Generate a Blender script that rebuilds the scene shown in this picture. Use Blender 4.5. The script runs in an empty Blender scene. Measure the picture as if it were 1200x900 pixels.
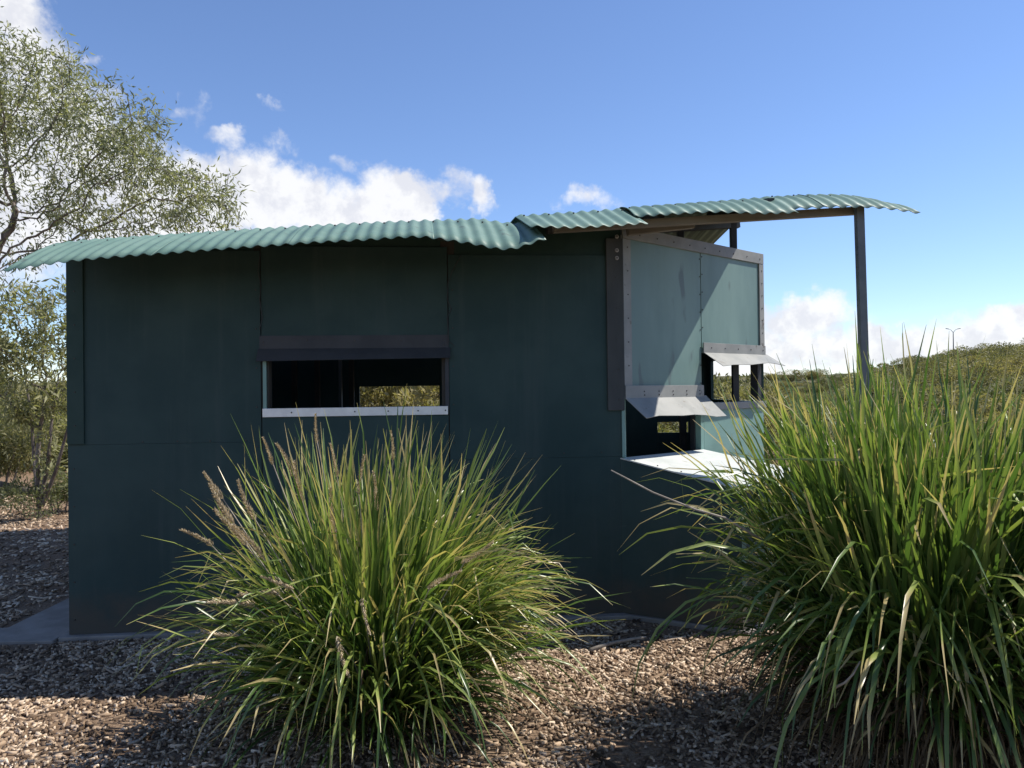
import bpy, bmesh, math, random
import numpy as np
from mathutils import Vector, Matrix, Euler, noise

random.seed(7)
rng = np.random.default_rng(7)
R = math.radians
scn = bpy.context.scene
col = scn.collection

# ------------------------------------------------------------------ camera
CAM_H = 1.52
PITCH, ROLL, FPX = R(0.45), -0.012, 901.0
cam_d = bpy.data.cameras.new("camera")
cam = bpy.data.objects.new("camera", cam_d)
col.objects.link(cam)
cam_d.sensor_width = 36.0
cam_d.lens = 36.0 * FPX / 1200.0
cam_d.clip_start, cam_d.clip_end = 0.05, 3000
CAM_ROT = Euler((R(90) + PITCH, 0, 0)).to_matrix() @ Matrix.Rotation(ROLL, 3, 'Z')
cam.matrix_world = Matrix.Translation((0, 0, CAM_H)) @ CAM_ROT.to_4x4()
scn.camera = cam

# ------------------------------------------------------------------ sun and sky
SUN_EL, SUN_AZ = R(55.0), R(12.0)          # azimuth measured from +X towards +Y
S = Vector((math.cos(SUN_EL) * math.cos(SUN_AZ), math.cos(SUN_EL) * math.sin(SUN_AZ), math.sin(SUN_EL)))
sun_d = bpy.data.lights.new("sun", 'SUN')
sun_d.energy, sun_d.angle, sun_d.color = 5.0, R(0.53), (1.0, 0.94, 0.85)
sun = bpy.data.objects.new("sun", sun_d)
col.objects.link(sun)
sun.rotation_euler = S.to_track_quat('Z', 'Y').to_euler()
scn.view_settings.view_transform = 'Standard'
scn.view_settings.look = 'None'
scn.view_settings.gamma = 1.0
scn.view_settings.use_curve_mapping = False
scn.view_settings.exposure = 0.42


class NT:
    """tiny node-tree helper"""
    def __init__(s, tree):
        s.t = tree; s.n = tree.nodes; s.l = tree.links

    def node(s, typ, **kw):
        n = s.n.new(typ)
        for k, v in kw.items():
            setattr(n, k, v)
        return n

    def put(s, sock, v):
        if v is None:
            return
        if hasattr(v, 'is_linked'):
            s.l.new(v, sock)
        else:
            sock.default_value = v

    def m(s, op, a, b=None, c=None, clamp=False):
        n = s.node('ShaderNodeMath', operation=op, use_clamp=clamp)
        s.put(n.inputs[0], a); s.put(n.inputs[1], b); s.put(n.inputs[2], c)
        return n.outputs[0]

    def v(s, op, a, b=None, out=0):
        n = s.node('ShaderNodeVectorMath', operation=op)
        s.put(n.inputs[0], a); s.put(n.inputs[1], b)
        return n.outputs['Value'] if op in ('DOT_PRODUCT', 'LENGTH', 'DISTANCE') else n.outputs[0]

    def mix(s, f, a, b, blend='MIX'):
        n = s.node('ShaderNodeMix', data_type='RGBA', blend_type=blend)
        s.put(n.inputs[0], f); s.put(n.inputs[6], a); s.put(n.inputs[7], b)
        return n.outputs[2]

    def noise(s, vec, scale, detail=4, rough=0.55, dist=0.0, out='Fac'):
        n = s.node('ShaderNodeTexNoise')
        s.put(n.inputs['Vector'], vec)
        n.inputs['Scale'].default_value = scale
        n.inputs['Detail'].default_value = detail
        n.inputs['Roughness'].default_value = rough
        n.inputs['Distortion'].default_value = dist
        return n.outputs[out]

    def ramp(s, f, lo, hi, a=0.0, b=1.0):
        n = s.node('ShaderNodeMapRange', interpolation_type='SMOOTHSTEP')
        s.put(n.inputs[0], f)
        for i, x in enumerate((lo, hi, a, b)):
            n.inputs[i + 1].default_value = x
        return n.outputs[0]


world = bpy.data.worlds.new("World")
scn.world = world
world.use_nodes = True
wt = NT(world.node_tree)
wt.n.clear()
w_out = wt.node('ShaderNodeOutputWorld')
w_bg = wt.node('ShaderNodeBackground')
wt.l.new(w_bg.outputs[0], w_out.inputs[0])
SKY_STRENGTH = 0.125
w_bg.inputs[1].default_value = SKY_STRENGTH
sky = wt.node('ShaderNodeTexSky', sky_type='NISHITA')
sky.sun_disc = False
sky.sun_elevation = SUN_EL
sky.sun_rotation = R(90) - SUN_AZ
sky.altitude, sky.air_density, sky.dust_density, sky.ozone_density = 0, 0.9, 0.0, 5.0
tc = wt.node('ShaderNodeTexCoord')
D = tc.outputs['Generated']
sep = wt.node('ShaderNodeSeparateXYZ'); wt.l.new(D, sep.inputs[0])
az = wt.m('MULTIPLY', wt.m('ARCTAN2', sep.outputs[0], sep.outputs[1]), 57.2958)
el = wt.m('MULTIPLY', wt.m('ARCSINE', sep.outputs[2]), 57.2958)
cmb = wt.node('ShaderNodeCombineXYZ'); wt.l.new(az, cmb.inputs[0]); wt.l.new(el, cmb.inputs[1])
AE = cmb.outputs[0]
for sc_, am_ in ((11.0, 4.5), (34.0, 3.0)):      # ragged outlines
    AE = wt.v('ADD', AE, wt.v('MULTIPLY', wt.v('SUBTRACT', wt.noise(D, sc_, 5, .6, 0, 'Color'), (.5, .5, .5)), (am_, am_ * .8, 0)))


def sky_dir(px, py):
    d = CAM_ROT @ Vector(((px - 600) / FPX, (450 - py) / FPX, -1)).normalized()
    return math.degrees(math.atan2(d.x, d.y)), math.degrees(math.asin(d.z))


blobs = []
for px, py, rx, ry, s in [
        (275, 218, 62, 52, 1), (340, 240, 84, 50, 1), (410, 252, 70, 42, 1), (472, 238, 46, 40, 1), (200, 245, 90, 70, 1),
        (90, 200, 130, 70, .9), (-60, 210, 160, 110, 1), (20, 60, 66, 52, .9), (-20, 10, 70, 50, 1), (60, 130, 80, 60, .85),
        (566, 232, 20, 26, .6), (530, 222, 32, 24, .4), (690, 236, 46, 15, .38), (265, 157, 26, 12, .42),
        (232, 125, 12, 20, .16), (325, 128, 12, 7, .18), (110, 68, 22, 9, .4), (400, 192, 30, 15, .34), (330, 172, 16, 12, .18), (440, 208, 30, 20, .36),
        (940, 376, 76, 32, .9), (880, 410, 80, 40, .9), (1040, 408, 130, 28, .9), (1180, 400, 130, 34, .75), (1120, 412, 140, 26, .85)]:
    a, e = sky_dir(px, py)
    blobs.append((a, e, rx * .0636, ry * .0636, s))
rb = random.Random(5)
for k in range(22):                          # the same kind of fair-weather cumulus all round the horizon
    a = 48 + k * 12.4 + rb.uniform(-3, 3)
    if a > 180: a -= 360
    blobs.append((a, rb.uniform(4, 24), rb.uniform(4, 10), rb.uniform(2.5, 5), rb.uniform(.6, 1)))
field = None
for a, e, rx, ry, s in blobs:
    q = wt.v('MULTIPLY', wt.v('SUBTRACT', AE, (a, e, 0)), (1 / rx, 1 / ry, 0))
    f = wt.m('MULTIPLY_ADD', wt.v('DOT_PRODUCT', q, q), -s, s)
    field = f if field is None else wt.m('SMOOTH_MAX', field, f, 0.25)
field = wt.m('MAXIMUM', field, -1.2)
n_big = wt.noise(D, 9.0, 7, .62, .3)
n_fine = wt.noise(D, 34.0, 6, .6, .2)
dens = wt.m('ADD', field, wt.m('MULTIPLY_ADD', n_big, 1.6, -0.66))
dens = wt.m('ADD', dens, wt.m('MULTIPLY_ADD', n_fine, 1.0, -0.52))
mask = wt.ramp(dens, 0.02, 0.75)
# light and shade inside the clouds: a relief of the same noise seen from the sun's side
Dsh = wt.v('ADD', D, tuple(S * 0.022))
rel = wt.m('SUBTRACT', wt.noise(D, 13.0, 6, .6), wt.noise(Dsh, 13.0, 6, .6))
lit = wt.ramp(rel, -0.10, 0.06)
body = wt.ramp(dens, 0.2, 1.6)
lit = wt.m('MULTIPLY', lit, 0.65)
lit = wt.m('ADD', lit, 0.35)
cloud_c = wt.mix(lit, (4.4, 4.5, 5.0, 1), (6.1, 6.1, 6.15, 1))
fade = wt.m('MULTIPLY', mask, 0.94)
sky_c = wt.mix(1.0, sky.outputs[0], (1.02, 1.0, 1.07, 1), 'MULTIPLY')      # the camera's white balance
wt.l.new(wt.mix(fade, sky_c, cloud_c), w_bg.inputs[0])

# ------------------------------------------------------------------ helpers
def at(px, py, Y):
    """the point at depth Y that the photograph shows at (px, py)"""
    d = CAM_ROT @ Vector(((px - 600) / FPX, (450 - py) / FPX, -1))
    t = Y / d.y
    return Vector((d.x * t, Y, CAM_H + d.z * t))


def on_plane(px, py, P0, n):
    d = CAM_ROT @ Vector(((px - 600) / FPX, (450 - py) / FPX, -1))
    o = Vector((0, 0, CAM_H))
    return o + d * ((Vector(P0) - o).dot(n) / d.dot(n))


def tag(o, label=None, cat=None, group=None, kind=None):
    if label: o['label'] = label
    if cat: o['category'] = cat
    if group: o['group'] = group
    if kind: o['kind'] = kind
    return o


def empty(name, loc=(0, 0, 0)):
    o = bpy.data.objects.new(name, None)
    o.location = loc
    o.empty_display_size = 0.2
    col.objects.link(o)
    return o


class MB:
    def __init__(s):
        s.v = []; s.f = []; s.tone = []

    def poly_prism(s, pts, n, t):
        """polygon pts extruded by t along -n (pts is the outer face)"""
        b = len(s.v); k = len(pts); n = Vector(n)
        pts = [Vector(p) for p in pts]
        s.v += [tuple(p) for p in pts] + [tuple(p - n * t) for p in pts]
        s.f.append(tuple(range(b, b + k)))
        s.f.append(tuple(range(b + 2 * k - 1, b + k - 1, -1)))
        for i in range(k):
            j = (i + 1) % k
            s.f.append((b + j, b + i, b + k + i, b + k + j))

    def hexa(s, p):
        b = len(s.v); s.v += [tuple(q) for q in p]
        for f in ((0, 3, 2, 1), (4, 5, 6, 7), (0, 1, 5, 4), (1, 2, 6, 5), (2, 3, 7, 6), (3, 0, 4, 7)):
            s.f.append(tuple(b + i for i in f))

    def bar(s, a, c, w, h, up=(0, 0, 1)):
        a = Vector(a); c = Vector(c); d = (c - a).normalized()
        x = d.cross(Vector(up)).normalized(); y = x.cross(d)
        q = [(-w / 2, -h / 2), (w / 2, -h / 2), (w / 2, h / 2), (-w / 2, h / 2)]
        s.hexa([a + x * i + y * j for i, j in q] + [c + x * i + y * j for i, j in q])

    def tube(s, pts, rad, n=6, cap=True):
        pts = [Vector(p) for p in pts]; b = len(s.v)
        ref = Vector((0.31, 0.17, 0.93))
        for i, p in enumerate(pts):
            d = (pts[min(i + 1, len(pts) - 1)] - pts[max(i - 1, 0)]).normalized()
            x = d.cross(ref)
            if x.length < .05: x = d.cross(Vector((1, 0, 0)))
            x.normalize(); y = d.cross(x)
            r = rad[i] if hasattr(rad, '__len__') else rad
            for k in range(n):
                a = 2 * math.pi * k / n
                s.v.append(tuple(p + x * (r * math.cos(a)) + y * (r * math.sin(a))))
        for i in range(len(pts) - 1):
            for k in range(n):
                k2 = (k + 1) % n
                s.f.append((b + i * n + k, b + i * n + k2, b + (i + 1) * n + k2, b + (i + 1) * n + k))
        if cap:
            s.f.append(tuple(b + k for k in range(n))[::-1])
            s.f.append(tuple(b + (len(pts) - 1) * n + k for k in range(n)))

    def mesh(s, name, m, smooth=False, fix=True):
        me = bpy.data.meshes.new(name)
        me.from_pydata(s.v, [], s.f)
        if fix:
            bm = bmesh.new(); bm.from_mesh(me)
            bmesh.ops.recalc_face_normals(bm, faces=bm.faces)
            bm.to_mesh(me); bm.free()
        if m: me.materials.append(m)
        if smooth: me.polygons.foreach_set('use_smooth', [True] * len(me.polygons))
        return me

    def build(s, name, m, parent=None, smooth=False, bevel=0.0, fix=True):
        return obj(name, s.mesh(name, m, smooth, fix), parent, bevel)


def obj(name, me, parent=None, bevel=0.0):
    o = bpy.data.objects.new(name, me)
    col.objects.link(o)
    if parent:
        o.parent = parent
        o.matrix_parent_inverse = Matrix.Translation(parent.matrix_world_now).inverted() if False else Matrix.Identity(4)
        loc = parent.location
        p2 = parent.parent
        off = Vector(loc)
        while p2:
            off += Vector(p2.location); p2 = p2.parent
        o.location = -off
    if bevel:
        b = o.modifiers.new('bevel', 'BEVEL'); b.width = bevel; b.segments = 2; b.limit_method = 'ANGLE'
    return o


def np_mesh(name, V, F, mat, tone=None, smooth=False):
    """V (n,3), F (m,4 or 3) numpy arrays; tone is a value per face"""
    me = bpy.data.meshes.new(name)
    V = np.asarray(V, dtype=np.float32); F = np.asarray(F, dtype=np.int32)
    m, k = F.shape
    me.vertices.add(len(V)); me.vertices.foreach_set('co', V.ravel())
    me.loops.add(m * k); me.loops.foreach_set('vertex_index', F.ravel())
    me.polygons.add(m)
    me.polygons.foreach_set('loop_start', np.arange(0, m * k, k, dtype=np.int32))
    me.polygons.foreach_set('loop_total', np.full(m, k, dtype=np.int32))
    if smooth: me.polygons.foreach_set('use_smooth', np.ones(m, dtype=bool))
    me.update(calc_edges=True)
    me.materials.append(mat)
    if tone is not None:
        tone = np.asarray(tone, dtype=np.float32)
        if len(tone) == m:
            at_ = me.attributes.new('tone', 'FLOAT', 'FACE')
        else:
            at_ = me.attributes.new('tone', 'FLOAT', 'POINT')
        at_.data.foreach_set('value', tone)
    return me


# ------------------------------------------------------------------ materials
def material(name, c1, c2=None, scale=6.0, rough=0.6, spec=0.4, metal=0.0, bump=0.0, bscale=60.0, stretch=None, detail=5, lo=.35, hi=.65, spots=None):
    m = bpy.data.materials.new(name); m.use_nodes = True
    t = NT(m.node_tree); b = m.node_tree.nodes['Principled BSDF']
    tcn = t.node('ShaderNodeTexCoord'); vec = tcn.outputs['Object']
    if stretch:
        vec = t.v('MULTIPLY', vec, stretch)
    c = (*c1, 1)
    if c2:
        f = t.ramp(t.noise(vec, scale, detail, .6), lo, hi)
        c = t.mix(f, (*c1, 1), (*c2, 1))
    if spots:                                # (colour, scale, threshold)
        f2 = t.ramp(t.noise(vec, spots[1], 3, .5), spots[2], spots[2] + .06)
        c = t.mix(f2, c, (*spots[0], 1))
    t.put(b.inputs['Base Color'], c)
    rn = t.noise(vec, scale * 2.3, 4, .6)
    t.put(b.inputs['Roughness'], t.m('MULTIPLY_ADD', rn, .24, rough - .12))
    b.inputs['Specular IOR Level'].default_value = spec
    b.inputs['Metallic'].default_value = metal
    if bump:
        bn = t.node('ShaderNodeBump'); bn.inputs['Strength'].default_value = bump; bn.inputs['Distance'].default_value = .01
        t.l.new(t.noise(tcn.outputs['Object'], bscale, 5, .6), bn.inputs['Height'])
        t.l.new(bn.outputs[0], b.inputs['Normal'])
    return m


M = {}
def wall_material():
    m = material('dark_green_sheet', (.022, .050, .050), (.034, .066, .064), 1.6, .55, .22, bump=.08, bscale=18)
    t = NT(m.node_tree); b = m.node_tree.nodes['Principled BSDF']
    c = b.inputs['Base Color'].links[0].from_socket
    p = t.node('ShaderNodeNewGeometry').outputs['Position']
    streak = t.ramp(t.noise(t.v('MULTIPLY', p, (9, 9, .55)), 1.0, 5, .65), .50, .74, 0, .7)
    c = t.mix(streak, c, (.046, .072, .070, 1))
    scuff = t.ramp(t.noise(p, 7.5, 7, .75, .8), .63, .74, 0, .6)
    c = t.mix(scuff, c, (.075, .10, .095, 1))
    zz = t.node('ShaderNodeSeparateXYZ'); t.l.new(p, zz.inputs[0])
    h = t.m('SUBTRACT', zz.outputs[2], t.m('MULTIPLY', t.noise(p, 6, 6, .7), .42))
    c = t.mix(t.ramp(h, .14, -.14, 0, .75), c, (.085, .07, .055, 1))
    t.l.new(c, b.inputs['Base Color'])
    return m


M['wall'] = wall_material()
M['wall_trim'] = material('dark_green_board', (.019, .046, .041), (.027, .056, .050), 5, .55, .22)
M['wing'] = material('faded_green_sheet', (.125, .205, .192), (.17, .262, .24), 2.6, .45, .45, stretch=(1, 1, .3), spots=((.10, .145, .145), 5.5, .62))
M['wing_low'] = material('pale_green_sheet', (.16, .28, .25), (.20, .33, .30), 3, .5, .4)
M['flash'] = material('grey_flashing', (.215, .222, .212), (.275, .278, .262), 5, .55, .35, spots=((.16, .15, .135), 11, .66))
M['hood'] = material('charcoal_flashing', (.040, .044, .052), (.050, .054, .062), 6, .55, .3)
M['corner'] = material('weathered_grey_board', (.050, .055, .056), (.070, .074, .074), 5, .65, .25, stretch=(1, 1, .3))
M['sill'] = material('bare_aluminium', (.62, .63, .65), (.70, .71, .73), 12, .38, .5, metal=.5)
M['ledge'] = material('white_painted_sheet', (.50, .53, .51), (.60, .62, .60), 4, .45, .5, spots=((.45, .46, .42), 13, .68))
M['roof'] = material('green_corrugated_iron', (.110, .188, .152), (.145, .228, .184), 3.2, .52, .35, spots=((.10, .14, .115), 13, .66))
M['beam'] = material('timber_batten', (.16, .145, .125), (.22, .20, .17), 5, .75, .2, stretch=(.3, 3, 3))
M['steel'] = material('galvanised_post', (.085, .10, .11), (.115, .13, .14), 8, .5, .5)
M['darksteel'] = material('dark_steel', (.028, .03, .034), (.04, .042, .046), 8, .55, .4)
M['bolt'] = material('bolt_metal', (.03, .028, .028), (.06, .05, .045), 30, .5, .5)
M['washer'] = material('washer_metal', (.26, .26, .26), (.34, .33, .33), 30, .5, .5)
M['inside'] = material('interior_ply', (.045, .042, .038), (.065, .058, .05), 4, .7, .2)
M['concrete'] = material('old_concrete', (.22, .20, .18), (.29, .265, .24), 5, .85, .2, bump=.25, bscale=70)
M['bark'] = material('grey_bark', (.11, .09, .078), (.22, .19, .165), 9, .9, .1, bump=.6, bscale=30, stretch=(1, 1, .25))
M['twig'] = material('dry_twig', (.25, .22, .185), (.36, .32, .27), 20, .85, .1)
M['rock'] = M['concrete']


def tone_mat(name, stops, rough=.5, spec=.4, transl=0.0, tr_gain=1.5, vary=False):
    """colour from the per-leaf / per-chip value 'tone' through a colour ramp"""
    m = bpy.data.materials.new(name); m.use_nodes = True
    t = NT(m.node_tree); b = m.node_tree.nodes['Principled BSDF']
    a = t.node('ShaderNodeAttribute', attribute_name='tone')
    r = t.node('ShaderNodeValToRGB'); t.l.new(a.outputs['Fac'], r.inputs[0])
    e = r.color_ramp.elements
    while len(e) < len(stops): e.new(.5)
    for el_, (p, c) in zip(e, stops):
        el_.position = p; el_.color = (*c, 1)
    cc = r.outputs[0]
    if vary:
        oi = t.node('ShaderNodeObjectInfo')
        cc = t.mix(1.0, cc, t.mix(oi.outputs['Random'], (.62, .68, .66, 1), (1.4, 1.28, 1.2, 1)), 'MULTIPLY')
    t.l.new(cc, b.inputs['Base Color'])
    b.inputs['Roughness'].default_value = rough
    b.inputs['Specular IOR Level'].default_value = spec
    if transl:
        tr = t.node('ShaderNodeBsdfTranslucent')
        g = t.mix(1.0, cc, (tr_gain, tr_gain * 1.05, tr_gain * .55, 1), 'MULTIPLY')
        t.l.new(g, tr.inputs[0])
        mx = t.node('ShaderNodeMixShader'); mx.inputs[0].default_value = transl
        t.l.new(b.outputs[0], mx.inputs[1]); t.l.new(tr.outputs[0], mx.inputs[2])
        out = [n for n in m.node_tree.nodes if n.type == 'OUTPUT_MATERIAL'][0]
        t.l.new(mx.outputs[0], out.inputs[0])
    return m


M['blade'] = tone_mat('strap_leaf', [(0, (.024, .050, .014)), (.45, (.075, .135, .030)), (.8, (.27, .325, .09)), (.93, (.42, .36, .15)), (1, (.44, .34, .20))], .33, .6, .30, 1.6)
M['thatch'] = tone_mat('dead_thatch', [(0, (.045, .033, .021)), (.5, (.10, .075, .046)), (1, (.20, .15, .09))], .75, .15, .15, 1.1)
M['spike'] = tone_mat('flower_spike', [(0, (.30, .23, .14)), (.5, (.50, .40, .27)), (1, (.66, .55, .40))], .8, .15, .15, 1.1)
M['leaf_gum'] = tone_mat('grey_green_leaf', [(0, (.095, .11, .065)), (.5, (.20, .21, .125)), (1, (.34, .335, .21))], .5, .4, .42, 1.6)
M['leaf_bush'] = tone_mat('wattle_leaf', [(0, (.10, .112, .055)), (.5, (.225, .228, .115)), (1, (.40, .38, .22))], .5, .4, .42, 1.5)
M['leaf_heath'] = tone_mat('heath_leaf', [(0, (.085, .09, .045)), (.5, (.18, .175, .085)), (1, (.29, .265, .135))], .55, .3, .32, 1.5, True)
M['leaf_gold'] = tone_mat('golden_leaf', [(0, (.10, .105, .035)), (.5, (.20, .20, .065)), (1, (.31, .29, .10))], .5, .35, .3, 1.4, True)
M['leaf_scrub'] = tone_mat('scrub_leaf', [(0, (.085, .10, .05)), (.5, (.19, .195, .10)), (1, (.33, .31, .17))], .5, .4, .38, 1.5, True)
M['chip'] = tone_mat('bark_chip', [(0, (.05, .034, .024)), (.25, (.205, .14, .09)), (.6, (.48, .36, .25)), (1, (.78, .65, .50))], .85, .2)

# ground material: brown litter with bare soil patches
def ground_material():
    m = bpy.data.materials.new('leaf_litter_soil'); m.use_nodes = True
    t = NT(m.node_tree); b = m.node_tree.nodes['Principled BSDF']
    p = t.node('ShaderNodeNewGeometry').outputs['Position']
    near = t.mix(t.ramp(t.noise(p, 55, 5, .7), .35, .65), (.12, .08, .055, 1), (.31, .225, .155, 1))
    near = t.mix(t.ramp(t.noise(p, 1.3, 4, .6), .4, .65, 0, .6), near, (.20, .125, .08, 1))
    far = t.mix(t.ramp(t.noise(p, .25, 6, .65), .4, .6), (.055, .065, .026, 1), (.13, .115, .055, 1))
    d = t.m('SUBTRACT', t.v('LENGTH', p), t.m('MULTIPLY', t.noise(p, .35, 3), 6))
    t.put(b.inputs['Base Color'], t.mix(t.ramp(d, 16, 26), near, far))
    b.inputs['Roughness'].default_value = .95
    b.inputs['Specular IOR Level'].default_value = .1
    bn = t.node('ShaderNodeBump'); bn.inputs['Strength'].default_value = .7; bn.inputs['Distance'].default_value = .02
    t.l.new(t.noise(p, 60, 6, .7), bn.inputs['Height']); t.l.new(bn.outputs[0], b.inputs['Normal'])
    return m


M['ground'] = ground_material()


# ------------------------------------------------------------------ ground
def smooth01(x):
    x = np.clip(x, 0, 1); return x * x * (3 - 2 * x)


def ground_z(X, Y):
    X = np.asarray(X, float); Y = np.asarray(Y, float)
    r = np.hypot(X, Y)
    z = .05 * np.sin(X * 1.1 + .4) * np.sin(Y * .9) * smooth01((r - 5.5) / 4)
    z = z + .02 * np.sin(X * 2.3) * np.cos(Y * 1.9 + 1)
    # a low scrubby hill far behind on the right
    a = np.arctan2(X, Y)
    hill = smooth01((r - 25) / 90) * 4.3 * smooth01((a - .38) / .34) + smooth01((r - 60) / 200) * 5
    z = z + hill + .35 * smooth01((r - 15) / 30) * np.sin(X * .17) * np.cos(Y * .13)
    # level pad for the building
    pad = 1 - smooth01((np.maximum(np.abs(X + .5) - 3.2, np.abs(Y - 6.8) - 2.4)) / .8)
    return z * (1 - pad)


def build_ground():
    xs = np.concatenate([-np.geomspace(700, 9, 40), np.linspace(-8.8, 8.8, 120), np.geomspace(9, 700, 40)])
    ys = np.concatenate([-np.geomspace(60, 1, 12), np.linspace(-.8, 12, 90), np.geomspace(12.2, 900, 60)])
    X, Y = np.meshgrid(xs, ys)
    V = np.stack([X.ravel(), Y.ravel(), ground_z(X, Y).ravel()], 1)
    nx = len(xs); i = np.arange(len(ys) - 1)[:, None] * nx + np.arange(nx - 1)[None, :]
    i = i.ravel()
    F = np.stack([i, i + 1, i + nx + 1, i + nx], 1)
    o = obj('ground', np_mesh('ground', V, F, M['ground'], smooth=True))
    tag(o, 'bark litter ground running out to scrubby hills', 'ground', kind='structure')


build_ground()

# ------------------------------------------------------------------ the hide: plan
A = Vector((-2.776, 4.80, 0)); B = Vector((0.74, 5.13, 0)); C = Vector((2.07, 6.32, 0))
D1 = Vector((2.15, 8.35, 0)); D0 = Vector((-3.55, 8.1, 0))
UZ = Vector((0, 0, 1))


class Frame:
    """u along a wall, w out of it, z up"""
    def __init__(s, p, q):
        s.p = p; s.d = (q - p).normalized(); s.n = Vector((s.d.y, -s.d.x, 0)); s.L = (q - p).length

    def P(s, u, w, z): return s.p + s.d * u + s.n * w + UZ * z

    def pix(s, px, py):
        q = on_plane(px, py, s.p, s.n); return (q - s.p).dot(s.d), q.z

    def box(s, mb, u0, u1, w0, w1, z0, z1):
        mb.hexa([s.P(u0, w0, z0), s.P(u1, w0, z0), s.P(u1, w1, z0), s.P(u0, w1, z0),
                 s.P(u0, w0, z1), s.P(u1, w0, z1), s.P(u1, w1, z1), s.P(u0, w1, z1)])


FW = Frame(A, B)
WG = Frame(B, C)
hide = empty('bird_hide', (-.5, 6.5, 0))
tag(hide, 'dark green bird hide with viewing slots and wavy corrugated iron roof', 'building')


def part(name, mb, mat, parent=hide, bevel=.0, smooth=False):
    return mb.build(name, mat, parent, smooth, bevel)


def fbox(fr, name, mat, u0, u1, w0, w1, z0, z1, parent=hide, bevel=.0015):
    mb = MB(); fr.box(mb, u0, u1, w0, w1, z0, z1)
    return part(name, mb, mat, parent, bevel)


# bolts share one mesh
def disc_mesh(name, r, h, mat, n=8):
    mb = MB()
    mb.v = [(r * math.cos(2 * math.pi * k / n), r * math.sin(2 * math.pi * k / n), 0) for k in range(n)] + \
           [(.8 * r * math.cos(2 * math.pi * k / n), .8 * r * math.sin(2 * math.pi * k / n), h) for k in range(n)]
    mb.f = [tuple(range(n, 2 * n))] + [(k, (k + 1) % n, n + (k + 1) % n, n + k) for k in range(n)]
    return mb.mesh(name, mat)


BOLT = disc_mesh('bolt', .0052, .004, M['bolt'])
WASH = disc_mesh('washer_bolt', .014, .006, M['washer'], 12)


def abs_loc(o):
    v = Vector(o.location); p = o.parent
    while p: v += Vector(p.location); p = p.parent
    return v


def bolt(P, n, parent, me=BOLT, name='bolt'):
    o = bpy.data.objects.new(name, me); col.objects.link(o)
    o.parent = parent
    o.location = Vector(P) - abs_loc(parent)
    o.rotation_euler = Vector(n).to_track_quat('Z', 'Y').to_euler()
    return o


# --- slab
sl = MB()
ring = [A + Vector((-.04, -.05, 0)), B + Vector((.02, -.06, 0)), Vector((1.42, 4.70, 0)), Vector((2.22, 5.45, 0)), C + Vector((.08, -.02, 0)),
        D1 + Vector((.06, .06, 0)), D0 + Vector((-.06, .06, 0))]
sl.poly_prism([p + UZ * .028 for p in ring], UZ, .2)
part('floor_slab', sl, M['concrete'], bevel=.006)
pth = MB()
pth.poly_prism([Vector((-3.9, 4.70, .02)), Vector((-2.83, 4.72, .02)), Vector((-2.83 - .14, 8.6, .02)), Vector((-3.36, 8.6, .02)), Vector((-3.29, 5.0, .02)), Vector((-3.9, 4.93, .02))], UZ, .15)
tag(pth.build('concrete_path', M['concrete'], bevel=.006), 'grey concrete path strip beside the green hide wall', 'path', kind='structure')

# --- front wall
us1, _ = FW.pix(306, 420); us2, _ = FW.pix(526, 450); uR = FW.L
_, zseam = FW.pix(120, 521)
uo0, zo1 = FW.pix(312, 421); uo1, zo0 = FW.pix(522, 480)
ZT = 2.40; Z0 = .03; g = .0035
T = .014
up_l = fbox(FW, 'wall_panel', M['wall'], 0, us1 - g, -T, 0, zseam + .0006, ZT + .03, bevel=.0003)
lo_l = fbox(FW, 'wall_panel', M['wall'], 0, us1 - g, -T, -.0005, Z0, zseam - .0006, bevel=.0003)
up_m = fbox(FW, 'wall_panel', M['wall'], us1 + g, us2 - g, -T, .001, zo1 + .02, ZT + .06)
lo_m = fbox(FW, 'wall_panel', M['wall'], us1 + g, us2 - g, -T, .0005, Z0, zo0 - .005)
up_r = fbox(FW, 'wall_panel', M['wall'], us2 + g, uR - .004, -T, 0, zseam - .14 + .0006, ZT + .01, bevel=.0003)
lo_r = fbox(FW, 'wall_panel', M['wall'], us2 + g, uR - .004, -T, -.0006, Z0, zseam - .14 - .0006, bevel=.0003)
# dark packing behind the joints
for u in (us1, us2):
    fbox(FW, 'stud', M['inside'], u - .045, u + .045, -.10, -T - .001, Z0, ZT + .1)
fbox(FW, 'rail', M['inside'], .05, us1 - .05, -.06, -T - .001, zseam - .04, zseam + .04)
fbox(FW, 'rail', M['inside'], us2 + .05, uR - .05, -.06, -T - .001, zseam - .18, zseam - .10)
mb = MB(); mb.poly_prism([FW.P(0.01, -.016, ZT - .1), FW.P(uR, -.016, ZT - .1), FW.P(uR, -.016, 2.66), FW.P(uR * .5, -.016, 2.57), FW.P(.01, -.016, 2.425)], FW.n, .06); part('top_plate', mb, M['wall_trim'])
# left cover strip with screws
cs = fbox(FW, 'cover_strip', M['wall_trim'], .002, .102, .0012, .014, zseam + .004, ZT + .02)
z = zseam + .12
while z < ZT - .1:
    bolt(FW.P(.05, .014, z), FW.n, cs); z += .21
z = .12
while z < zseam - .05:
    bolt(FW.P(.035, 0, z), FW.n, lo_l); z += .235
for u in (.45, .66, .86, 1.08):
    bolt(FW.P(u, 0, zseam + .012), FW.n, up_l)
for k in range(9):
    zz = .18 + .25 * k
    bolt(FW.P(us2 + .03, 0, zz), FW.n, lo_r if zz < zseam - .14 else up_r)
    bolt(FW.P(us1 - .03, 0, zz), FW.n, lo_l if zz < zseam else up_l)
for u in np.linspace(us2 + .25, uR - .15, 4):
    bolt(FW.P(u, 0, zseam - .11), FW.n, up_r)
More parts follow.
